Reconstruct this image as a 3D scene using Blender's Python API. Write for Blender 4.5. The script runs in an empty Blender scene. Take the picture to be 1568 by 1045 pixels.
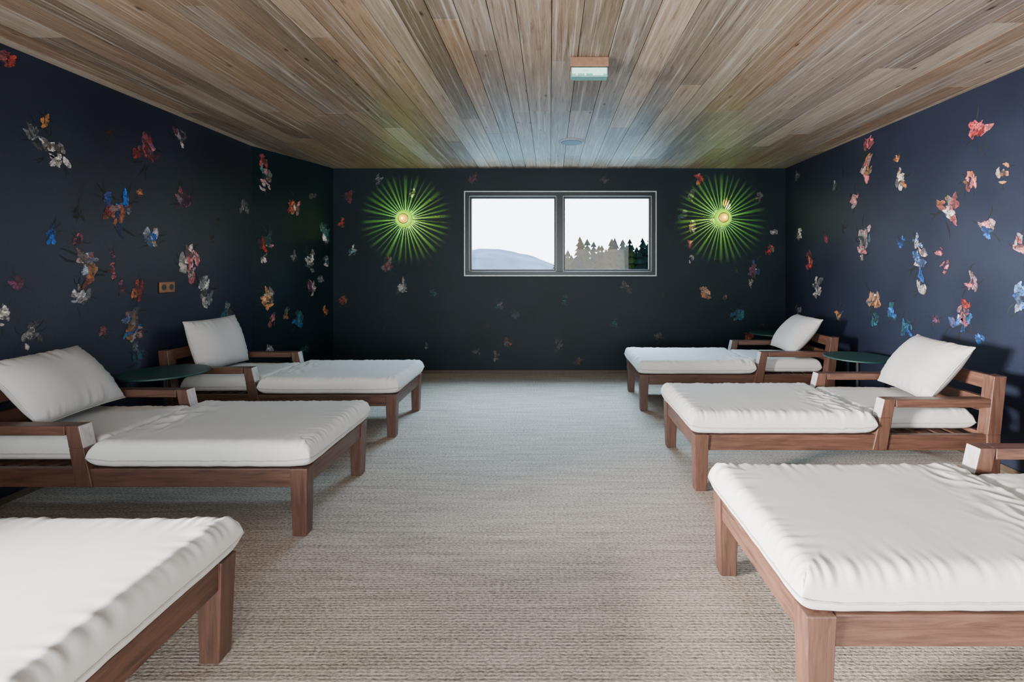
import bpy, bmesh, math, random
from mathutils import Vector, Matrix, noise
random.seed(7)
scene = bpy.context.scene
COL = scene.collection

# ------------------------------------------------------------------ room dimensions (metres)
H = 2.828           # ceiling height
XL, XR = -3.36, 3.25
YB = 6.755          # back wall
YR = -2.4           # rear wall (behind the camera)
CH0 = (-3.36, 5.51) # oblique wall start
CH1 = (-2.99, YB)

# ------------------------------------------------------------------ material helpers
def new_mat(name):
    m = bpy.data.materials.new(name); m.use_nodes = True
    nt = m.node_tree
    return m, nt, nt.nodes['Principled BSDF']
def N(nt, typ, **kw):
    n = nt.nodes.new(typ)
    for k, v in kw.items():
        if k in n.inputs: n.inputs[k].default_value = v
        else: setattr(n, k, v)
    return n
def L(nt, a, ao, b, bi): nt.links.new(a.outputs[ao], b.inputs[bi])
def coords(nt, scale=(1,1,1), rot=(0,0,0)):
    tc = nt.nodes.new('ShaderNodeTexCoord'); mp = nt.nodes.new('ShaderNodeMapping')
    mp.inputs['Scale'].default_value = scale; mp.inputs['Rotation'].default_value = rot
    L(nt, tc, 'Object', mp, 'Vector'); return mp
def ramp(nt, stops):
    r = nt.nodes.new('ShaderNodeValToRGB'); e = r.color_ramp.elements
    while len(e) < len(stops): e.new(0.5)
    for i, (p, c) in enumerate(stops):
        e[i].position = p; e[i].color = (*c, 1)
    return r
def bump(nt, bsdf, src, out, strength, dist=0.01):
    b = N(nt, 'ShaderNodeBump', Strength=strength, Distance=dist)
    L(nt, src, out, b, 'Height'); L(nt, b, 'Normal', bsdf, 'Normal'); return b
def plain(name, col, rough=0.6, metal=0.0, emit=None, es=0.0, nscale=40, var=0.15):
    m, nt, b = new_mat(name)
    mp = coords(nt); n = N(nt, 'ShaderNodeTexNoise', Scale=nscale, Detail=4.0)
    L(nt, mp, 0, n, 'Vector')
    r = ramp(nt, [(0.3, tuple(c*(1-var) for c in col)), (0.7, tuple(min(1,c*(1+var)) for c in col))])
    L(nt, n, 'Fac', r, 'Fac'); L(nt, r, 'Color', b, 'Base Color')
    b.inputs['Roughness'].default_value = rough; b.inputs['Metallic'].default_value = metal
    if emit:
        b.inputs['Emission Color'].default_value = (*emit, 1); b.inputs['Emission Strength'].default_value = es
    return m

def wood(name, stretch, c0, c1, rough=0.45):
    m, nt, b = new_mat(name)
    mp = coords(nt, stretch)
    n = N(nt, 'ShaderNodeTexNoise', Scale=6.0, Detail=8.0, Roughness=0.65, Distortion=0.6)
    L(nt, mp, 0, n, 'Vector')
    r = ramp(nt, [(0.3, c0), (0.7, c1)]); L(nt, n, 'Fac', r, 'Fac'); L(nt, r, 'Color', b, 'Base Color')
    b.inputs['Roughness'].default_value = rough
    bump(nt, b, n, 'Fac', 0.15, 0.003); return m
W0, W1 = (0.040,0.018,0.012), (0.128,0.062,0.040)
M_WX = wood('teak_grain_long', (0.7, 9, 9), W0, W1)
M_WY = wood('teak_grain_cross', (9, 0.7, 9), W0, W1)
M_WZ = wood('teak_grain_upright', (9, 9, 0.7), W0, W1)
M_PALE = wood('post_face_highlight', (9, 9, 0.7), (.30,.27,.26), (.46,.43,.42), .4)  # window highlight on the post fronts, painted in as a paler wood tone

# fabric
def fabric(name, col):
    m, nt, b = new_mat(name)
    mp = coords(nt); n = N(nt, 'ShaderNodeTexNoise', Scale=3.0, Detail=3.0); L(nt, mp, 0, n, 'Vector')
    r = ramp(nt, [(0.3, tuple(c*0.93 for c in col)), (0.7, col)]); L(nt, n, 'Fac', r, 'Fac'); L(nt, r, 'Color', b, 'Base Color')
    b.inputs['Roughness'].default_value = 0.85
    b.inputs['Specular IOR Level'].default_value = 0.3
    w = N(nt, 'ShaderNodeTexNoise', Scale=900.0, Detail=2.0); L(nt, mp, 0, w, 'Vector')
    b1 = N(nt, 'ShaderNodeBump', Strength=0.15, Distance=0.001); L(nt, w, 'Fac', b1, 'Height')
    n2 = N(nt, 'ShaderNodeTexNoise', Scale=3.5, Detail=3.0, Distortion=1.0); L(nt, mp, 0, n2, 'Vector')
    b2 = N(nt, 'ShaderNodeBump', Strength=0.16, Distance=0.012); L(nt, n2, 'Fac', b2, 'Height')
    L(nt, b1, 'Normal', b2, 'Normal'); L(nt, b2, 'Normal', b, 'Normal'); return m
M_FAB = fabric('ecru_cotton', (0.57,0.56,0.525))
M_PIL = fabric('pillow_cotton', (0.43,0.42,0.405))
M_PIPE = plain('cotton_piping',(0.42,0.40,0.36),.9)

# wallpaper
def wallpaper(name,c0,c1,spec):
    m, nt, b = new_mat(name)
    mp = coords(nt); n = N(nt,'ShaderNodeTexNoise', Scale=1.6, Detail=5.0); L(nt, mp,0,n,'Vector')
    r = ramp(nt, [(0.3,c0),(0.7,c1)]); L(nt,n,'Fac',r,'Fac')
    t1=coords(nt,(260,260,900)); t2=coords(nt,(900,900,260))
    a1=N(nt,'ShaderNodeTexNoise',Scale=.35,Detail=2.0); a2=N(nt,'ShaderNodeTexNoise',Scale=.35,Detail=2.0); L(nt,t1,0,a1,'Vector'); L(nt,t2,0,a2,'Vector')
    ad=N(nt,'ShaderNodeMath',operation='ADD'); L(nt,a1,'Fac',ad,0); L(nt,a2,'Fac',ad,1)
    rr=ramp(nt,[(.35,(.65,.65,.65)),(.65,(1.0,1.0,1.0))]); hf=N(nt,'ShaderNodeMath',operation='MULTIPLY'); L(nt,ad,0,hf,0); hf.inputs[1].default_value=.5; L(nt,hf,0,rr,'Fac')
    mx=N(nt,'ShaderNodeMix',data_type='RGBA',blend_type='MULTIPLY'); mx.inputs[0].default_value=1.0
    nt.links.new(r.outputs['Color'],mx.inputs[6]); nt.links.new(rr.outputs['Color'],mx.inputs[7]); nt.links.new(mx.outputs[2],b.inputs['Base Color'])
    b.inputs['Roughness'].default_value = 0.5
    b.inputs['Specular IOR Level'].default_value = spec
    bump(nt,b,ad,0,0.35,0.002)
    return m
M_WALL = wallpaper('wallpaper_midnight',(0.0070,0.0102,0.0235),(0.0150,0.0195,0.0385),.34)
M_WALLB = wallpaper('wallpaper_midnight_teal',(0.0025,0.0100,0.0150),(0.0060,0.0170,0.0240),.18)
# printed petals
M_PET, nt, b = new_mat('wallpaper_floral_print')
at = nt.nodes.new('ShaderNodeVertexColor'); at.layer_name = 'Col'
mp = coords(nt); n = N(nt,'ShaderNodeTexNoise', Scale=34.0, Detail=6.0, Distortion=2.0); L(nt,mp,0,n,'Vector')
r = ramp(nt, [(0.36,(0.10,0.12,0.17)),(0.46,(.8,.8,.8)),(.58,(1,1,1))]); L(nt,n,'Fac',r,'Fac')
mx = N(nt,'ShaderNodeMix', data_type='RGBA', blend_type='MULTIPLY'); mx.inputs[0].default_value = 1.0
nt.links.new(at.outputs['Color'], mx.inputs[6]); nt.links.new(r.outputs['Color'], mx.inputs[7])
nt.links.new(mx.outputs[2], b.inputs['Base Color']); b.inputs['Roughness'].default_value = 0.75

# carpet
M_FLOOR, nt, b = new_mat('sisal_carpet')
mp = coords(nt,(1,1,1))
m1 = coords(nt,(62,115,1)); n1 = N(nt,'ShaderNodeTexNoise', Scale=1.0, Detail=3.0, Roughness=0.6); L(nt,m1,0,n1,'Vector')
m2 = coords(nt,(2.2,30,1)); n2 = N(nt,'ShaderNodeTexNoise', Scale=1.0, Detail=3.0); L(nt,m2,0,n2,'Vector')
wv = N(nt,'ShaderNodeTexWave', Scale=20.0, Distortion=1.2, Detail=2.0); wv.bands_direction='Y'; wv.inputs['Detail Scale'].default_value=6.0; L(nt,mp,0,wv,'Vector')
a = N(nt,'ShaderNodeMath', operation='MULTIPLY_ADD'); L(nt,n2,'Fac',a,0); a.inputs[1].default_value=.36; L(nt,n1,'Fac',a,2)
a2 = N(nt,'ShaderNodeMath', operation='MULTIPLY_ADD'); L(nt,wv,'Fac',a2,0); a2.inputs[1].default_value=0.18; L(nt,a,0,a2,2)
r = ramp(nt, [(0.52,(0.125,0.097,0.074)),(0.74,(0.335,0.278,0.222)),(0.94,(0.56,0.48,0.395))])
L(nt,a2,0,r,'Fac'); L(nt,r,'Color',b,'Base Color')
b.inputs['Roughness'].default_value = 0.75
bump(nt,b,a2,0,0.8,0.008)

# ceiling planks
M_CEIL, nt, b = new_mat('reclaimed_larch_planks')
at = nt.nodes.new('ShaderNodeVertexColor'); at.layer_name='Col'
m1 = coords(nt,(26,1.2,1)); 
ad = N(nt,'ShaderNodeVectorMath', operation='ADD'); L(nt,m1,0,ad,0)
sc = N(nt,'ShaderNodeVectorMath', operation='SCALE'); sc.inputs['Scale'].default_value=90.0; L(nt,at,'Color',sc,0); L(nt,sc,0,ad,1)
n1 = N(nt,'ShaderNodeTexNoise', Scale=1.0, Detail=8.0, Roughness=0.76, Distortion=2.2); L(nt,ad,0,n1,'Vector')
r = ramp(nt,[(0.32,(0.28,0.25,0.22)),(0.45,(0.72,0.69,0.66)),(0.58,(.95,.95,.95)),(.72,(1.0,1.0,1.0))]); L(nt,n1,'Fac',r,'Fac')
mx = N(nt,'ShaderNodeMix', data_type='RGBA', blend_type='MULTIPLY'); mx.inputs[0].default_value=1.0
nt.links.new(at.outputs['Color'], mx.inputs[6]); nt.links.new(r.outputs['Color'], mx.inputs[7])
m3 = coords(nt,(6.5,2.8,1)); vo = N(nt,'ShaderNodeTexVoronoi', Scale=1.0); L(nt,m3,0,vo,'Vector')
rk = ramp(nt,[(0.04,(0.22,0.17,0.13)),(0.10,(1,1,1))]); L(nt,vo,'Distance',rk,'Fac')
mx2 = N(nt,'ShaderNodeMix', data_type='RGBA', blend_type='MULTIPLY'); mx2.inputs[0].default_value=1.0
nt.links.new(mx.outputs[2], mx2.inputs[6]); nt.links.new(rk.outputs['Color'], mx2.inputs[7])
m4 = coords(nt,(40,.8,1)); n4=N(nt,'ShaderNodeTexNoise',Scale=1.0,Detail=5.0,Roughness=.7); L(nt,m4,0,n4,'Vector')
r4 = ramp(nt,[(.52,(0,0,0)),(.70,(.65,.65,.65))]); L(nt,n4,'Fac',r4,'Fac')
mx3 = N(nt,'ShaderNodeMix', data_type='RGBA', blend_type='MIX'); nt.links.new(r4.outputs['Color'],mx3.inputs[0])
nt.links.new(mx2.outputs[2], mx3.inputs[6]); mx3.inputs[7].default_value=(.60,.57,.53,1)
nt.links.new(mx3.outputs[2], b.inputs['Base Color'])
b.inputs['Roughness'].default_value=0.42
bump(nt,b,n1,'Fac',0.5,0.006)

M_DARK = plain('dark_aluminium',(0.012,0.016,0.018),0.35,0.6)
M_TRIM = plain('pale_trim_and_edge_glint',(0.42,0.5,0.52),0.35,0.3)  # pale outer trim; also the painted reflections on the inner frame edges
M_BASE = plain('baseboard_wood',(0.05,0.035,0.022),0.6)
M_TABLE = plain('table_green_lacquer',(0.006,0.040,0.036),0.5)
M_BRASS = plain('brass',(0.5,0.33,0.10),0.3,0.9)
M_SHELL = plain('shell_plaster',(0.05,0.05,0.055),0.9)
M_BLACK = plain('socket_black',(0.01,0.01,0.01),0.5)
M_SPK = plain('speaker_grille',(0.30,0.34,0.36),0.6)

# ------------------------------------------------------------------ mesh helpers
def box(bm, x0,x1,y0,y1,z0,z1, mi=0, top=None, x0mi=None):
    """axis box; top=(dx0,dx1,dy0,dy1) offsets applied to upper face"""
    d = top or (0,0,0,0)
    p = [(x0,y0,z0),(x1,y0,z0),(x1,y1,z0),(x0,y1,z0),
         (x0+d[0],y0+d[2],z1),(x1+d[1],y0+d[2],z1),(x1+d[1],y1+d[3],z1),(x0+d[0],y1+d[3],z1)]
    v = [bm.verts.new(q) for q in p]
    for k,f in enumerate(((3,2,1,0),(4,5,6,7),(0,1,5,4),(1,2,6,5),(2,3,7,6),(3,0,4,7))):
        fc = bm.faces.new([v[i] for i in f]); fc.material_index = mi
        if k==5 and x0mi is not None: fc.material_index = x0mi
def cyl(bm, cx,cy,z0,z1,r0,r1=None,seg=48,mi=0):
    r1 = r0 if r1 is None else r1
    a=[bm.verts.new((cx+r0*math.cos(t*math.tau/seg),cy+r0*math.sin(t*math.tau/seg),z0)) for t in range(seg)]
    c=[bm.verts.new((cx+r1*math.cos(t*math.tau/seg),cy+r1*math.sin(t*math.tau/seg),z1)) for t in range(seg)]
    bm.faces.new(a[::-1]).material_index=mi; bm.faces.new(c).material_index=mi
    for i in range(seg):
        bm.faces.new((a[i],a[(i+1)%seg],c[(i+1)%seg],c[i])).material_index=mi
def finish(bm, name, mats, parent=None, bevel=0, smooth=False, loc=None, rot=None):
    me = bpy.data.meshes.new(name); bm.to_mesh(me); bm.free()
    for m in mats: me.materials.append(m)
    return place(me, name, parent, bevel, smooth, loc, rot)
def place(me, name, parent=None, bevel=0, smooth=False, loc=None, rot=None):
    ob = bpy.data.objects.new(name, me); COL.objects.link(ob)
    if smooth:
        for p in me.polygons: p.use_smooth = True
    if bevel:
        md = ob.modifiers.new('bevel','BEVEL'); md.width=bevel; md.segments=2; md.limit_method='ANGLE'
    if parent: ob.parent = parent
    if loc: ob.location = loc
    if rot: ob.rotation_euler = rot
    return ob
def empty(name, loc, rotz=0):
    e = bpy.data.objects.new(name, None); COL.objects.link(e); e.location = loc; e.rotation_euler=(0,0,rotz)
    e.empty_display_size=0.1; return e

# ------------------------------------------------------------------ floral print on walls
PINK=(0.90,0.45,0.48); RED=(0.78,0.16,0.15); BLUE=(0.08,0.42,0.82); WHITE=(0.90,0.87,0.85); OCH=(0.86,0.56,0.32)
TEAL=(0.08,0.48,0.52); MAU=(0.46,0.24,0.36); GREY=(0.48,0.50,0.53)
PAL = {'p':PINK,'r':RED,'b':BLUE,'w':WHITE,'o':OCH,'t':TEAL,'m':MAU,'g':GREY}
def petal(bm, cl, org, ux, uz, nrm, cu, cv, ang, ln, wd, col, off, curl=0.0, alt=None):
    """brush-stroke petal: pointed/ragged leaf outline filled as a fan with varied paint"""
    n=9; ph=random.random()*20
    def P(px,py):
        return org+ux*(cu+px*math.cos(ang)-py*math.sin(ang))+uz*(cv+px*math.sin(ang)+py*math.cos(ang))+nrm*off
    up=[];dn=[]
    for i in range(1,n):
        t=i/n
        w=wd*.5*(math.sin(math.pi*t**.8))**.7
        b=curl*ln*math.sin(math.pi*t)
        j1=1+.5*noise.noise(Vector((ph,t*5,1)))+random.uniform(-.2,.2); j2=1+.5*noise.noise(Vector((ph,t*5,7)))+random.uniform(-.2,.2)
        x=(t-.5)*ln
        up.append((x,b+w*j1)); dn.append((x+random.uniform(-.02,.02)*ln,b-w*j2))
    pts=[(-.5*ln,0)]+up+[(.5*ln,0)]+dn[::-1]
    vs=[bm.verts.new(P(*q)) for q in pts]; c0=bm.verts.new(P(0,curl*ln))
    alt=alt or col
    def cc():
        k=random.uniform(0.4,1.15); s=random.random()*.6
        return tuple(min(1,(col[i]*(1-s)+alt[i]*s)*k) for i in range(3))+(1,)
    cols=[cc() for _ in vs]; c0c=cc()
    m=len(vs)
    for i in range(m):
        f=bm.faces.new((c0,vs[i],vs[(i+1)%m])); f.material_index=1; f.normal_update()
        if f.normal.dot(nrm)<0: f.normal_flip()
        for lp in f.loops:
            if lp.vert is c0: lp[cl]=c0c
            elif lp.vert is vs[i]: lp[cl]=cols[i]
            else: lp[cl]=cols[(i+1)%m]
def motif(bm, cl, org, ux, uz, nrm, cu, cv, size, pal, maxv=H-0.02, ulim=None, dim=1.0):
    n = max(3,int(3+size*34*random.uniform(.8,1.2)))
    main=random.uniform(-1.0,1.0)+math.pi/2
    def clampuv(u,v,ln):
        if v+ln*.6>maxv: v=maxv-ln*.6
        if ulim: u=min(max(u,ulim[0]+ln*.65),ulim[1]-ln*.65)
        return u,v
    for i in range(4):      # fine trailing stems and foliage
        a=random.uniform(0,math.tau); u,v=clampuv(cu+size*.40*math.cos(a),cv+size*.55*math.sin(a),size*.55)
        g=random.uniform(.5,1.3)
        petal(bm,cl,org,ux,uz,nrm,u,v,a+random.uniform(-.5,.5),size*random.uniform(.35,.6),size*.055,(0.05*g,0.11*g,0.12*g),0.0005+.0001*i,random.uniform(-.25,.25))
    for i in range(n):
        a=random.uniform(0,math.tau); rr=size*random.uniform(0.0,0.40)
        ln=size*random.uniform(0.24,0.54); wd=ln*random.uniform(0.28,0.62)
        u,v=clampuv(cu+rr*0.75*math.cos(a),cv+rr*1.1*math.sin(a),ln)
        c=PAL[random.choice(pal)]; a2=PAL[random.choice(pal)]; j=random.uniform(.45,1.1)*dim
        petal(bm,cl,org,ux,uz,nrm,u,v,main+random.uniform(-1.15,1.15),ln,wd,tuple(x*j for x in c),0.0010+0.0002*i,random.uniform(-.18,.18),tuple(x*j for x in a2))

left_f=[(3.03,2.74,.14,'pr'),(3.26,2.43,.09,'oo'),(3.26,2.26,.16,'gw'),(3.35,2.20,.16,'w'),(3.18,2.34,.13,'g'),(4.08,2.42,.26,'rpbm'),
(4.44,2.65,.18,'gmw'),(3.81,1.89,.32,'bpwrbo'),(3.72,1.98,.15,'bm'),(4.01,2.06,.11,'op'),(4.48,2.08,.23,'mgp'),(4.15,1.69,.21,'bow'),(3.31,1.67,.14,'b'),
(3.50,1.64,.12,'pm'),(3.54,1.46,.27,'bpwob'),(3.76,1.43,.10,'p'),(3.76,1.57,.08,'m'),(3.84,1.30,.09,'m'),(3.51,1.24,.17,'gw'),
(4.57,1.50,.28,'pwpw'),(4.76,1.22,.26,'wg'),(5.40,2.13,.19,'gw'),(3.93,1.01,.24,'boo'),(4.02,.92,.13,'wp'),(3.68,.98,.11,'pm'),
(3.17,1.01,.16,'wg'),(3.01,1.15,.13,'w'),(3.99,1.27,.15,'ro'),(3.99,.74,.17,'tg'),(3.10,1.35,.12,'m'),(5.1,1.0,.19,'gt'),(4.9,.75,.15,'m'),
(2.7,1.9,.3,'bpr'),(2.5,1.2,.25,'wpo'),(2.3,2.3,.2,'gr'),(1.9,1.6,.3,'bow'),(2.6,.7,.2,'pg')]
cham_f=[(.136,2.70,.22,'prw'),(.15,2.47,.26,'wpt'),(.15,1.76,.30,'twr'),(.12,1.56,.16,'pw'),(.17,1.11,.28,'ow'),(.47,2.21,.30,'orw'),
(.51,.80,.26,'bt'),(.377,.90,.18,'og'),(.228,.84,.18,'pg'),(.678,1.54,.28,'wg'),(.88,1.92,.28,'wt'),(.678,1.20,.24,'wm'),(.47,1.62,.16,'g'),
(.9,1.54,.18,'tw'),(.81,1.28,.16,'g'),(.7,2.4,.18,'g'),(.6,.4,.2,'gt'),(.2,.5,.18,'w'),(.88,.9,.2,'ro')]
back_f=[(-2.77,2.45,.22,'rm'),(-2.72,1.68,.18,'tw'),(-2.86,2.09,.15,'or'),(-2.03,1.19,.24,'wg'),(-2.23,1.48,.24,'rg'),(-2.36,2.68,.16,'g'),
(-1.05,2.70,.17,'mp'),(-.69,.96,.17,'tg'),(-.47,.83,.19,'tg'),(-.60,.42,.20,'ow'),(-.74,.24,.16,'wg'),(-1.01,.29,.14,'g'),(-2.86,1.01,.2,'ro'),
(.12,.38,.18,'g'),(1.06,1.19,.20,'wg'),(1.83,2.18,.18,'gt'),(2.05,2.70,.22,'pr'),(1.96,2.45,.18,'g'),(1.96,2.0,.18,'ow'),(1.94,1.77,.14,'p'),
(1.96,1.59,.16,'w'),(2.13,1.12,.24,'ow'),(2.41,1.05,.14,'og'),(2.82,1.46,.26,'mbw'),(2.76,1.23,.14,'w'),(2.59,.83,.24,'bt'),(3.03,1.68,.2,'wr'),
(3.09,1.95,.16,'w'),(.39,.16,.16,'og'),(.75,2.66,.14,'g'),(.21,1.01,.16,'t'),(2.46,2.36,.22,'ow'),(-1.9,2.5,.14,'g'),(-1.6,1.1,.14,'t'),
(1.5,.5,.16,'g'),(2.75,.5,.17,'ro'),(-1.7,.4,.14,'g'),(.9,.7,.14,'t'),(2.9,2.45,.16,'pg')]
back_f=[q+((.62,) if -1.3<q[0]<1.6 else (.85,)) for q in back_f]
right_f=[(4.99,2.72,.2,'p'),(5.02,2.48,.27,'pow'),(4.59,2.47,.11,'o'),(4.53,2.30,.2,'wog'),(3.70,2.49,.24,'rp'),(3.78,2.14,.17,'op'),
(3.98,1.94,.30,'powrwp'),(3.64,1.75,.20,'wbp'),(3.51,2.13,.15,'go'),(5.21,2.19,.2,'pw'),(5.05,1.79,.26,'tpw'),(5.10,1.61,.17,'pw'),
(4.53,1.69,.11,'b'),(4.33,1.68,.15,'bw'),(4.28,1.50,.26,'pwbw'),(4.09,1.59,.1,'p'),(4.03,1.46,.11,'p'),(4.31,1.28,.16,'w'),
(3.79,1.35,.17,'mpw'),(4.91,1.14,.26,'ow'),(4.66,1.03,.17,'tb'),(4.89,.92,.16,'t'),(4.46,.92,.18,'tb'),(3.90,1.04,.22,'bwp'),(3.81,1.11,.17,'rtb'),
(4.13,1.01,.12,'m'),(6.12,1.54,.24,'pr'),(5.94,1.22,.28,'wg'),(6.45,2.66,.18,'g'),(3.39,1.23,.18,'wb'),(3.39,1.59,.15,'wp'),(5.76,1.80,.16,'mr'),
(3.70,.94,.13,'b'),(5.5,.95,.18,'og'),(5.6,2.4,.14,'g'),(6.4,1.9,.18,'w'),(6.4,.9,.18,'g'),
(3.0,2.0,.3,'bpr'),(2.7,1.3,.25,'wpo'),(2.4,2.3,.2,'gr'),(2.2,1.6,.3,'bow')]
def filler(n,u0,u1,lst,zlo=.2,zhi=2.7,skip=None):
    rr=random.Random(len(lst)*7+n); out=[]
    tries=0
    while len(out)<n and tries<2000:
        tries+=1
        u=rr.uniform(u0,u1); z=rr.uniform(zlo,zhi)
        if skip and skip(u,z): continue
        if min([math.hypot(u-q[0],z-q[1]) for q in lst+out])<.2: continue
        out.append((u,z,rr.uniform(.07,.12),rr.choice(['g','m','t','o','p','g']),.28))
    return out
left_f+=filler(16,1.5,5.4,left_f); back_f+=filler(10,-2.8,3.1,back_f,skip=lambda u,z:-1.3<u<1.6 and 1.2<z)
right_f+=filler(14,1.5,6.6,right_f)

def new_wall():
    bm=bmesh.new(); cl=bm.loops.layers.color.new('Col'); return bm,cl
def paint(bm,cl,lst,org,ux,nrm,ulim,us=1.0,ss=1.0):
    for q in lst: motif(bm,cl,org,ux,Z,nrm,q[0]*us,q[1],q[2]*ss,q[3],ulim=ulim,dim=q[4] if len(q)>4 else 1.0)
Z=Vector((0,0,1))
bm,cl=new_wall()
LW0,LW1,LZ0,LZ1=-1.9,1.3,.45,2.0
box(bm,XL-.15,XL,LW1,CH0[1],0,H); box(bm,XL-.15,XL,YR,LW0,0,H); box(bm,XL-.15,XL,LW0,LW1,0,LZ0); box(bm,XL-.15,XL,LW0,LW1,LZ1,H)
paint(bm,cl,left_f,Vector((XL,0,0)),Vector((0,1,0)),Vector((1,0,0)),(1.4,CH0[1]),ss=1.18)
finish(bm,'wall_left',[M_WALL,M_PET])
bm,cl=new_wall()
A=Vector((*CH0,0)); B=Vector((*CH1,0)); d=(B-A); ln=d.length; u=d.normalized(); nr=Vector((u.y,-u.x,0))
pts=[A,B,B+Vector((-.0,.15,0)),Vector((XL-.15,YB+.15,0)),A+Vector((-.15,0,0))]
lo=[bm.verts.new(p) for p in pts]; hi=[bm.verts.new(p+Z*H) for p in pts]
bm.faces.new(lo); bm.faces.new(hi[::-1])
for i in range(5): bm.faces.new((lo[i],hi[i],hi[(i+1)%5],lo[(i+1)%5]))
bmesh.ops.recalc_face_normals(bm,faces=bm.faces)
paint(bm,cl,cham_f,A.copy(),u,nr,(0,ln),us=ln)
finish(bm,'wall_corner',[M_WALLB,M_PET])
bm,cl=new_wall()
box(bm,XR,XR+.15,YR,YB+.15,0,H)
paint(bm,cl,right_f,Vector((XR,0,0)),Vector((0,1,0)),Vector((-1,0,0)),(1.4,YB),ss=1.12)
finish(bm,'wall_right',[M_WALL,M_PET])
WX0,WX1,WZ0,WZ1=-1.17,1.458,1.352,2.503
bm,cl=new_wall()
box(bm,CH1[0],WX0,YB,YB+.15,0,H); box(bm,WX1,XR,YB,YB+.15,0,H); box(bm,WX0,WX1,YB,YB+.15,0,WZ0); box(bm,WX0,WX1,YB,YB+.15,WZ1,H)
paint(bm,cl,back_f,Vector((0,YB,0)),Vector((1,0,0)),Vector((0,-1,0)),(CH1[0],XR))
finish(bm,'wall_back',[M_WALLB,M_PET])
bm=bmesh.new()
RX0,RX1=-2.6,2.6
box(bm,XL-.15,RX0,YR-.15,YR,0,H); box(bm,RX1,XR+.15,YR-.15,YR,0,H); box(bm,RX0,RX1,YR-.15,YR,2.45,H)
finish(bm,'wall_rear',[M_SHELL])
bm=bmesh.new(); box(bm,XL-.15,XR+.15,YR-.15,YB+.15,-.12,0); finish(bm,'floor',[M_FLOOR])

# ceiling planks
bm=bmesh.new(); cl=bm.loops.layers.color.new('Col')
box(bm,XL-.15,XR+.15,YR-.15,YB+.15,H+.02,H+.14)
for f in bm.faces:
    for lp in f.loops: lp[cl]=(.03,.025,.02,1)
x=XL-.1; 
tones=[(.58,.50,.42),(.60,.53,.46),(.53,.47,.40),(.64,.58,.51),(.58,.53,.48),(.60,.51,.42),(.56,.52,.48),(.67,.62,.56)]
while x<XR+.1:
    w=random.choice([.15,.17,.19,.2]); y=YR-.1-random.random()*2
    while y<YB+.1:
        l=random.uniform(1.6,3.6); y1=min(y+l,YB+.1)
        if y1>YR:
            n0=len(bm.faces); dz=random.uniform(0,.0025)
            box(bm,x+.0022,x+w-.0022,max(y,YR)+.0015,y1-.0015,H+dz,H+.022)
            bm.faces.ensure_lookup_table()
            c=random.choice(tones); k=random.uniform(.86,1.06)
            for f in bm.faces[n0:]:
                for lp in f.loops: lp[cl]=(c[0]*k,c[1]*k,c[2]*k,1)
        y+=l
    x+=w
finish(bm,'ceiling',[M_CEIL])

bm=bmesh.new(); box(bm,CH1[0]+.01,XR,YB-.012,YB-.003,0.001,.045); finish(bm,'baseboard_back',[M_BASE])
bm=bmesh.new(); box(bm,XR-.012,XR-.003,1.0,YB-.02,0.001,.045); finish(bm,'baseboard_right',[M_BASE])
bm=bmesh.new(); box(bm,XL+.003,XL+.012,1.35,CH0[1],0.001,.045); finish(bm,'baseboard_left',[M_BASE])

# ------------------------------------------------------------------ window
win=empty('window_1',(0,YB,0))
bm=bmesh.new()
def ring(bm,x0,x1,z0,z1,t,y0,y1,mi=0):
    box(bm,x0,x1,y0,y1,z1-t,z1,mi); box(bm,x0,x1,y0,y1,z0,z0+t,mi)
    box(bm,x0,x0+t,y0,y1,z0+t,z1-t,mi); box(bm,x1-t,x1,y0,y1,z0+t,z1-t,mi)
ring(bm,WX0-.012,WX1+.012,WZ0-.012,WZ1+.012,.014,-.012,.02,1)
ring(bm,WX0+.002,WX1-.002,WZ0+.002,WZ1-.002,.05,.0,.13)
box(bm,.09,.18,.03,.13,WZ0+.05,WZ1-.05)
ring(bm,WX0+.052,.089,WZ0+.052,WZ1-.052,.030,.05,.11)
ring(bm,.181,WX1-.052,WZ0+.052,WZ1-.052,.030,.05,.11)
ring(bm,WX0+.050,.089,WZ0+.050,WZ1-.050,.006,.035,.05,1)  # thin pale rings imitate light reflected along the dark frame edges
ring(bm,.181,WX1-.050,WZ0+.050,WZ1-.050,.006,.035,.05,1)
finish(bm,'frame',[M_DARK,M_TRIM],win,bevel=.002)
M_GLASS=bpy.data.materials.new('window_glass'); M_GLASS.use_nodes=True; nt=M_GLASS.node_tree; nt.nodes.clear()
o=nt.nodes.new('ShaderNodeOutputMaterial'); tr=nt.nodes.new('ShaderNodeBsdfTransparent'); gl=nt.nodes.new('ShaderNodeBsdfGlossy'); gl.inputs['Roughness'].default_value=0.02
ms=nt.nodes.new('ShaderNodeMixShader'); ms.inputs[0].default_value=.012; L(nt,tr,0,ms,1); L(nt,gl,0,ms,2); L(nt,ms,0,o,'Surface')
bm=bmesh.new(); box(bm,WX0+.08,.06,.075,.081,WZ0+.08,WZ1-.08); box(bm,.21,WX1-.08,.075,.081,WZ0+.08,WZ1-.08)
finish(bm,'glass_pane',[M_GLASS],win)

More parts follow.
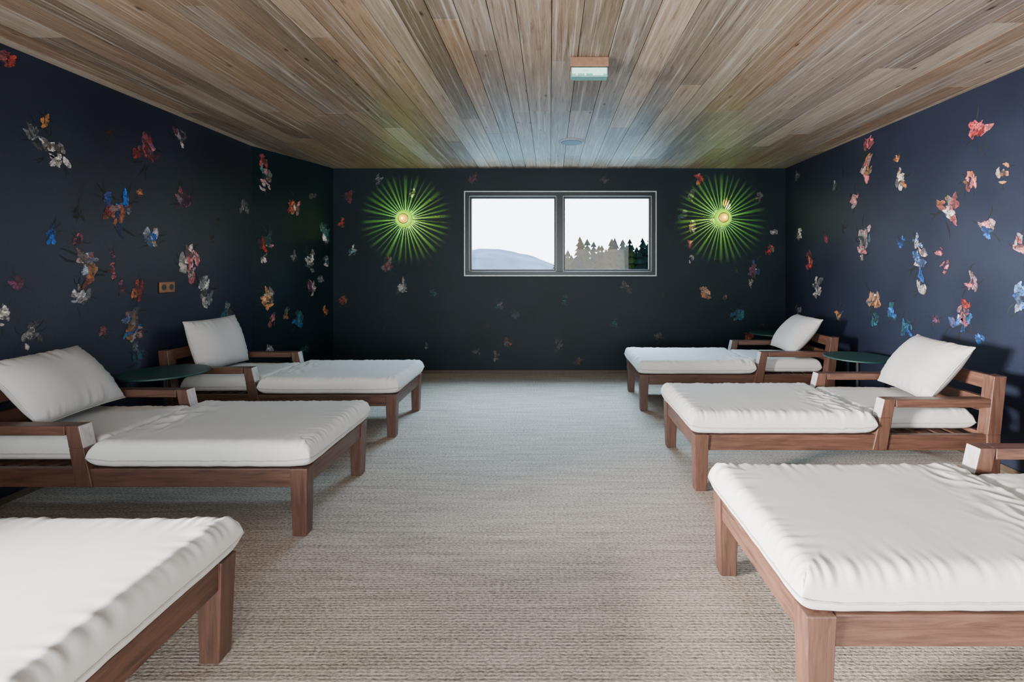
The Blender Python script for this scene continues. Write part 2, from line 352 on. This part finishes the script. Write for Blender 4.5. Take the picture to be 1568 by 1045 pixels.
# ------------------------------------------------------------------ sconces
M_LIME=plain('lime_glass',(0.25,0.5,0.02),.25,0,(0.42,0.90,0.01),.7)
M_AMB=plain('amber_bulb',(0.8,0.4,0.05),.2,0,(1.0,0.42,0.02),1.3)
M_CORE=plain('glowing_filament_cap',(1,.9,.5),.2,0,(1.0,0.80,0.2),4.0)
def sconce(x,z,seed):
    rnd=random.Random(seed)
    e=empty('sunburst_wall_sconce',(x,YB,z))
    e.rotation_euler=(math.radians(90),0,0)   # local +Z points into the room (-Y)
    bm=bmesh.new()
    cyl(bm,0,0,.0005,.006,.085,seg=64,mi=0)
    n=42
    for i in range(n):
        a=i/n*math.tau+rnd.uniform(-.02,.02); t=rnd.uniform(.0042,.0064)
        r0,r1=.086,.104
        ca,sa=math.cos(a),math.sin(a)
        q=[(r0,-t*.85),(r1,-t),(r1,t),(r0,t*.85)]
        lo=[bm.verts.new((r*ca-s*sa,r*sa+s*ca,.002)) for r,s in q]; hi=[bm.verts.new((r*ca-s*sa,r*sa+s*ca,.088)) for r,s in q]
        bm.faces.new(lo[::-1]); bm.faces.new(hi)
        for k in range(4): bm.faces.new((lo[k],lo[(k+1)%4],hi[(k+1)%4],hi[k]))
    finish(bm,'slotted_crown',[M_BRASS],e)
    def lathe(prof,name,mat,cap=True):
        bm=bmesh.new(); seg=64; rings=[]
        for r,zz in prof: rings.append([bm.verts.new((r*math.cos(k/seg*math.tau),r*math.sin(k/seg*math.tau),zz)) for k in range(seg)])
        for a_,b_ in zip(rings,rings[1:]):
            for k in range(seg): bm.faces.new((a_[k],a_[(k+1)%seg],b_[(k+1)%seg],b_[k]))
        if cap: bm.faces.new(rings[-1])
        bmesh.ops.recalc_face_normals(bm,faces=bm.faces)
        return finish(bm,name,[mat],e,smooth=True)
    lathe([(.118,.067),(.117,.080),(.110,.094),(.090,.104),(.064,.106)],'glass_dish',M_LIME)
    lathe([(.070,.106),(.068,.114),(.056,.118),(.054,.116)],'brass_collar',M_BRASS)
    lathe([(.054*math.cos(t*math.pi/2/8),.114+.05*math.sin(t*math.pi/2/8)) for t in range(8)]+[(.004,.164)],'bulb_dome',M_AMB)
    lathe([(.016,.158),(.014,.166),(.008,.171),(.003,.172)],'bulb_cap',M_CORE)
    ld=bpy.data.lights.new('sconce_bulb','POINT'); ld.energy=370; ld.color=(.56,1.0,.05); ld.shadow_soft_size=.0025
    lo=bpy.data.objects.new('bulb_light',ld); COL.objects.link(lo); lo.parent=e; lo.location=(0,0,.084)
    ld=bpy.data.lights.new('sconce_halo','POINT'); ld.energy=2.2; ld.color=(.70,1.0,.15); ld.shadow_soft_size=.05
    lo=bpy.data.objects.new('halo_light',ld); COL.objects.link(lo); lo.parent=e; lo.location=(0,0,.26)
sconce(-1.991,2.126,1); sconce(2.36,2.14,2)

# ------------------------------------------------------------------ exit sign, speaker, switch plate
M_SIGN,nt,b=new_mat('sign_face')
mp=coords(nt,(1,1,1)); br=N(nt,'ShaderNodeTexBrick',Scale=1.0); br.inputs['Color1'].default_value=(.45,.80,.70,1); br.inputs['Color2'].default_value=(.02,.32,.16,1); br.inputs['Mortar'].default_value=(.60,.85,.8,1)
br.inputs['Brick Width'].default_value=.055; br.inputs['Row Height'].default_value=.026; br.inputs['Mortar Size'].default_value=.006
mp.inputs['Rotation'].default_value=(math.radians(90),0,0)
L(nt,mp,0,br,'Vector'); L(nt,br,'Color',b,'Base Color'); L(nt,br,'Color',b,'Emission Color'); b.inputs['Emission Strength'].default_value=.35
e=empty('emergency_exit_sign',(.258,3.2,H))
bm=bmesh.new(); box(bm,-.126,.126,-.02,.075,-.065,-.003); finish(bm,'housing',[plain('sign_housing',(.16,.085,.05),.5)],e,bevel=.004)
bm=bmesh.new(); box(bm,-.12,.12,-.012,.06,-.130,-.066,0); finish(bm,'diffuser',[plain('sign_diffuser',(.10,.24,.24),.4,0,(.3,.8,.75),.08)],e,bevel=.006)
bm=bmesh.new(); box(bm,-.112,.112,-.0145,-.0125,-.122,-.074,0); finish(bm,'pictogram',[M_SIGN],e)
e=empty('ceiling_speaker',(.234,5.32,H))
bm=bmesh.new(); cyl(bm,0,0,-.014,-.001,.125,.142); finish(bm,'rim',[M_SPK],e,bevel=.003)
bm=bmesh.new(); cyl(bm,0,0,-.018,-.0142,.11,.115); finish(bm,'grille',[plain('grille_mesh',(.07,.11,.13),.5)],e)
e=empty('wall_socket_plate',(XL,4.29,1.284))
bm=bmesh.new(); box(bm,.002,.014,-.082,.082,-.045,.045); finish(bm,'plate',[plain('plate_bronze',(.20,.08,.03),.5)],e,bevel=.003)
bm=bmesh.new()
for yy in (-.042,.042):
    seg=24; a=[bm.verts.new((.0150,yy+.026*math.cos(k/seg*math.tau),.026*math.sin(k/seg*math.tau))) for k in range(seg)]
    c=[bm.verts.new((.0165,yy+.024*math.cos(k/seg*math.tau),.024*math.sin(k/seg*math.tau))) for k in range(seg)]
    bm.faces.new(c); bm.faces.new(a[::-1])
    for k in range(seg): bm.faces.new((a[k],a[(k+1)%seg],c[(k+1)%seg],c[k]))
finish(bm,'sockets',[M_BLACK],e)

# ------------------------------------------------------------------ cushions
def prof(s,p):
    s=max(0.0,min(1.0,s)); return (1-(1-s)**p)**(1/p)
def cushion_mesh(name,lx,ly,tt,tb,R,p,nx,ny,pinch,wr,mat,seed,crumple=0.004,ear=0.0,folds=None,pipe=0.0035):
    bm=bmesh.new(); top=[];bot=[]
    def den(s): return math.copysign(1-(1-abs(s))**1.9,s)
    for i in range(nx+1):
        u=den(-1+2*i/nx); rt=[];rb=[]
        for j in range(ny+1):
            v=den(-1+2*j/ny)
            x=lx/2*u*(1-pinch*(1-v*v)*abs(u)**3); y=ly/2*v*(1-pinch*lx/ly*(1-u*u)*abs(v)**3)
            dx=(1-abs(u))*lx/2; dy=(1-abs(v))*ly/2
            h=prof(dx/R,p)*prof(dy/R,p)
            d=min(dx,dy); s_along = y if dx<dy else x
            pk=math.exp(-d/.045)*(1-math.exp(-d/.008))
            amp=wr*(1.35 if dx<dy else .8)
            w=noise.noise(Vector((s_along*44,seed*3.1,d*4)))*amp*pk*1.9+noise.noise(Vector((s_along*18,seed*1.7+5,d*3)))*amp*pk*1.0
            c=noise.fractal(Vector((x*1.8,y*1.8,seed)),.9,2.2,2)*crumple*h
            if folds:
                for (fx,fy,fr,fa) in folds:
                    g=math.exp(-(((x-fx)/fr)**2+((y-fy)/(fr*1.6))**2))
                    c+=fa*g*(1-abs(noise.noise(Vector((x*13+y*5,y*6-x*4,seed+9))))*5)
            seam=ear*(abs(u)**8)*(abs(v)**8)+.003*noise.noise(Vector((s_along*14,seed,3)))*math.exp(-d/.05)
            zt=tt*h+w+c+seam; zb=-tb*h+seam
            rt.append(bm.verts.new((x,y,zt)))
            rb.append(rt[-1] if i in(0,nx) or j in(0,ny) else bm.verts.new((x,y,zb)))
        top.append(rt);bot.append(rb)
    for i in range(nx):
        for j in range(ny):
            bm.faces.new((top[i][j],top[i+1][j],top[i+1][j+1],top[i][j+1]))
            q=[bot[i][j],bot[i][j+1],bot[i+1][j+1],bot[i+1][j]]
            if len(set(q))==4 :
                try: bm.faces.new(q)
                except ValueError: pass
    per=[top[i][0] for i in range(nx+1)]+[top[nx][j] for j in range(1,ny+1)]+[top[i][ny] for i in range(nx-1,-1,-1)]+[top[0][j] for j in range(ny-1,0,-1)]
    pp=[v.co.copy() for v in per]; pp=[q for k,q in enumerate(pp) if k==0 or (q-pp[k-1]).length>.0015]
    rings=[]; m=len(pp)
    for k in range(m):
        t=(pp[(k+1)%m]-pp[k-1]).normalized(); s=t.cross(Vector((0,0,1))).normalized(); up=s.cross(t)
        rings.append([bm.verts.new(pp[k]+s*pipe*math.cos(a*math.tau/6)+up*pipe*math.sin(a*math.tau/6)+s*pipe*.5) for a in range(6)])
    for k in range(m):
        r0,r1=rings[k],rings[(k+1)%m]
        for a in range(6):
            f=bm.faces.new((r0[a],r0[(a+1)%6],r1[(a+1)%6],r1[a])); f.material_index=1
    me=bpy.data.meshes.new(name); bm.to_mesh(me); bm.free(); me.materials.append(mat); me.materials.append(M_PIPE)
    for f in me.polygons: f.use_smooth=True
    return me
LW,LL=.87,2.02
def lounger(loc,rotz,seed,ptilt=50,px=1.79,pyaw=0,prow=0.0,pz=.735):
    e=empty('chaise_lounge',loc,rotz)
    h=LW/2
    bm=bmesh.new()
    lt=.095; ly=.085
    for s in (-1,1):
        y0,y1=(-h,-h+ly) if s<0 else (h-ly,h)
        tp=.012
        box(bm,.010,.010+lt-.022,y0+(tp if s<0 else 0),y1-(0 if s<0 else tp),0.001,.37,2,top=(-.010,.012,-tp if s<0 else 0,0 if s<0 else tp))
        box(bm,LL-.125,LL-.045,y0,y1,0.001,.37,2,top=(-.0,.005,0,0))
        box(bm,LL-.125,LL-.040,y0,y1,.37,.75,2,top=(.045,.04,0,0))
        yr0,yr1=(-h+.012,-h+.052) if s<0 else (h-.052,h-.012)
        box(bm,lt+.001,LL-.126,yr0,yr1,.268,.368,0)
        box(bm,1.155,1.245,y0+.003,y1-.003,.27,.480,2,top=(.048,.038,0,0))
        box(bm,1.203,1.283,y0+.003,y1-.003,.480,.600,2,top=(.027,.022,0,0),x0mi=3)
        box(bm,1.306,LL-.098,y0+.003,y1-.003,.548,.600,0)
    box(bm,.012,.055,-h+ly+.001,h-ly-.001,.268,.368,1)
    box(bm,LL-.11,LL-.06,-h+ly+.001,h-ly-.001,.268,.368,1)
    box(bm,LL-.078,LL-.034,-h+ly+.001,h-ly-.001,.655,.748,1)
    box(bm,LL-.092,LL-.050,-h+ly+.001,h-ly-.001,.50,.60,1)
    k=.10
    while k<LL-.2:
        box(bm,k,k+.07,-h+.053,h-.053,.335,.355,1); k+=.11
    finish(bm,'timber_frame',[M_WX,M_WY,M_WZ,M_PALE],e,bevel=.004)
    m=cushion_mesh('mattress',1.20,LW+.02,.098,.045,.072,2.7,170,120,.012,.010,M_FAB,seed,.003,.018,
        folds=[(.44,-.12+.2*math.sin(seed),.13,.006),(.48,.28*math.cos(seed*2),.10,.006)])
    place(m,'mattress',e,loc=(.580,0,.416))
    m=cushion_mesh('head_cushion',.74,LW-.19,.090,.045,.06,2.5,60,60,.008,.008,M_FAB,seed+3,.004,.006)
    place(m,'head_cushion',e,loc=(1.53,0,.416))
    m=cushion_mesh('pillow',.47,.64,.105,.090,.22,2.0,60,70,.05,.010,M_PIL,seed+7,.010,.0,pipe=.003)
    place(m,'pillow',e,loc=(px,prow,pz),rot=(0,-math.radians(ptilt),math.radians(pyaw)))
    return e
PI=math.pi
lounger((-1.305,3.065,0),PI,1,50,1.76,6,0.0)
lounger((-1.315,4.615,0),PI+.01,2,72,1.80,-4,pz=.755)
lounger((-1.20,1.44,0),PI,3,50,1.78,0)
lounger((.935,3.60,0),0,4,52,1.80,-8)
lounger((.91,5.395,0),0,5,50,1.79,-5)
lounger((.795,1.95,0),-.0,6,50,1.78,0)

def table(x,y,r=.30,zt=.640):
    e=empty('round_side_table',(x,y,0))
    bm=bmesh.new(); cyl(bm,0,0,zt-.014,zt,r,seg=72); finish(bm,'table_top',[M_TABLE],e,bevel=.004)
    bm=bmesh.new(); cyl(bm,0,0,.02,zt-.015,.018,seg=24); cyl(bm,0,0,.001,.02,.16,.155,seg=48); cyl(bm,0,0,zt-.04,zt-.0145,.02,.09,seg=32)
    finish(bm,'pedestal',[M_DARK],e)
table(-3.02,3.84,.30); table(2.83,4.50,.28); table(2.80,6.15,.28)

# ------------------------------------------------------------------ exterior
M_HILL,nt,b=new_mat('distant_hill_hazed')
mp=coords(nt); n=N(nt,'ShaderNodeTexNoise',Scale=.06,Detail=8.0); L(nt,mp,0,n,'Vector')
r=ramp(nt,[(0.35,(.035,.065,.10)),(.65,(.11,.16,.21))]); L(nt,n,'Fac',r,'Fac'); L(nt,r,'Color',b,'Base Color'); b.inputs['Roughness'].default_value=1  # bluish ramp paints distance haze into the hill colour
M_GRASS=plain('meadow',(.006,.009,.004),1,nscale=.5,var=.3)
def foliage(name,c):
    m=plain(name,c,1.0,nscale=3,var=.5); m.node_tree.nodes['Principled BSDF'].inputs['Specular IOR Level'].default_value=0.0; return m
M_FIR=[foliage('fir_dark',(.002,.005,.004)),foliage('fir_green',(.006,.011,.003)),foliage('larch_gold',(.020,.013,.002))]
bm=bmesh.new(); box(bm,-300,300,YB+6,700,-9,-8); finish(bm,'ground_outside',[M_GRASS])
bm=bmesh.new(); nx=80; rows=[]
for j,(yy,f) in enumerate([(330,0),(380,.6),(430,1),(480,.75)]):
    row=[]
    for i in range(nx+1):
        xx=-260+i*6.0
        base=24*math.exp(-((xx+60)/48)**2)+9*math.exp(-((xx+5)/40)**2)+3*noise.noise(Vector((xx*.05,yy*.02,0)))+1.0*noise.noise(Vector((xx*.25,yy,0)))
        row.append(bm.verts.new((xx,yy,-9+f*(base+2))))
    rows.append(row)
for a_,b_ in zip(rows,rows[1:]):
    for i in range(nx): bm.faces.new((a_[i],a_[i+1],b_[i+1],b_[i]))
finish(bm,'distant_mountain',[M_HILL],smooth=True)
def fir(x,y,z0,h,mi,rnd):
    bm=bmesh.new(); cyl(bm,0,0,0,h*.95,.16,.02,seg=8)
    cyl(bm,0,0,h*.1,h*.9,h*.10,.03,seg=9)
    lv=30
    for k in range(lv):
        f=k/lv; zc=h*(.1+.88*f); R=h*.23*(1-f)**.85+.07; nb=15
        for q in range(nb):
            a=q/nb*math.tau+rnd.uniform(-.3,.3)+k; rr=R*rnd.uniform(.65,1.15); w=rr*.34+.05
            ca,sa=math.cos(a),math.sin(a); dz=-rr*.35
            p0=bm.verts.new((0,0,zc+h*.03)); p1=bm.verts.new((ca*rr*.6-sa*w,sa*rr*.6+ca*w,zc+dz*.7)); p2=bm.verts.new((ca*rr,sa*rr,zc+dz)); p3=bm.verts.new((ca*rr*.6+sa*w,sa*rr*.6-ca*w,zc+dz*.7))
            bm.faces.new((p0,p1,p2,p3))
    me=bpy.data.meshes.new('conifer'); bm.to_mesh(me); bm.free(); me.materials.append(M_FIR[mi]); 
    o=bpy.data.objects.new('conifer_tree',me); COL.objects.link(o); o.location=(x,y,z0)
rnd=random.Random(4)
for i in range(52):
    y=rnd.uniform(24,42); px=rnd.uniform(.014,.225); x=px*y
    topz=1.45+y*(rnd.uniform(.014,.058)+ (.014 if px>.06 else 0))
    kind=rnd.choice([2,2,2,1,0]) if .03<px<.13 else rnd.choice([0,0,0,1])
    fir(x,y,-8.0,topz+8.0,kind,rnd)
fir(-2.2,40,-8,9.6,0,rnd)

# ------------------------------------------------------------------ lights
def area(name,loc,target,sx,sy,power,col,spread=180):
    ld=bpy.data.lights.new(name,'AREA'); ld.shape='RECTANGLE'; ld.size=sx; ld.size_y=sy; ld.energy=power; ld.color=col; ld.spread=math.radians(spread)
    o=bpy.data.objects.new(name,ld); COL.objects.link(o); o.location=loc
    o.rotation_euler=(Vector(target)-Vector(loc)).to_track_quat('-Z','Y').to_euler(); return o
area('daylight_rear_glazing',(0,YR-.3,1.1),(0,2.5,1.8),5.0,2.0,245,(1.0,.91,.82))
area('daylight_left_window',(-6.0,-.22,1.6),(XL,-.1,1.45),1.3,1.0,2500,(1.0,.93,.91),120)
area('daylight_back_window',(.15,YB+1.6,4.0),(.1,2.2,0.2),3.2,1.8,700,(.50,.78,1.0),120)
area('ground_bounce_back_window',(.15,YB+3.0,-.9),(.15,YB+2.2,H),5.0,4.4,950,(.38,.72,1.0),180)

w=bpy.data.worlds.new('sky'); scene.world=w; w.use_nodes=True; nt=w.node_tree
bg=nt.nodes['Background']; tc=nt.nodes.new('ShaderNodeTexCoord'); sp=nt.nodes.new('ShaderNodeSeparateXYZ'); L(nt,tc,'Generated',sp,0)
r=ramp(nt,[(0.0,(.90,.96,1.0)),(.15,(.82,.93,1.0)),(.6,(.35,.60,1.0))]); L(nt,sp,'Z',r,'Fac'); L(nt,r,'Color',bg,'Color'); bg.inputs['Strength'].default_value=8.0

# ------------------------------------------------------------------ camera
cd=bpy.data.cameras.new('camera'); cam=bpy.data.objects.new('camera',cd); COL.objects.link(cam)
cam.location=(0,0,1.45); cam.rotation_euler=(math.radians(90),0,0)
cd.sensor_width=36; cd.lens=750/1568*36; cd.shift_x=-.037; cd.shift_y=-.0711; cd.clip_end=2000; cd.clip_start=.05
scene.camera=cam
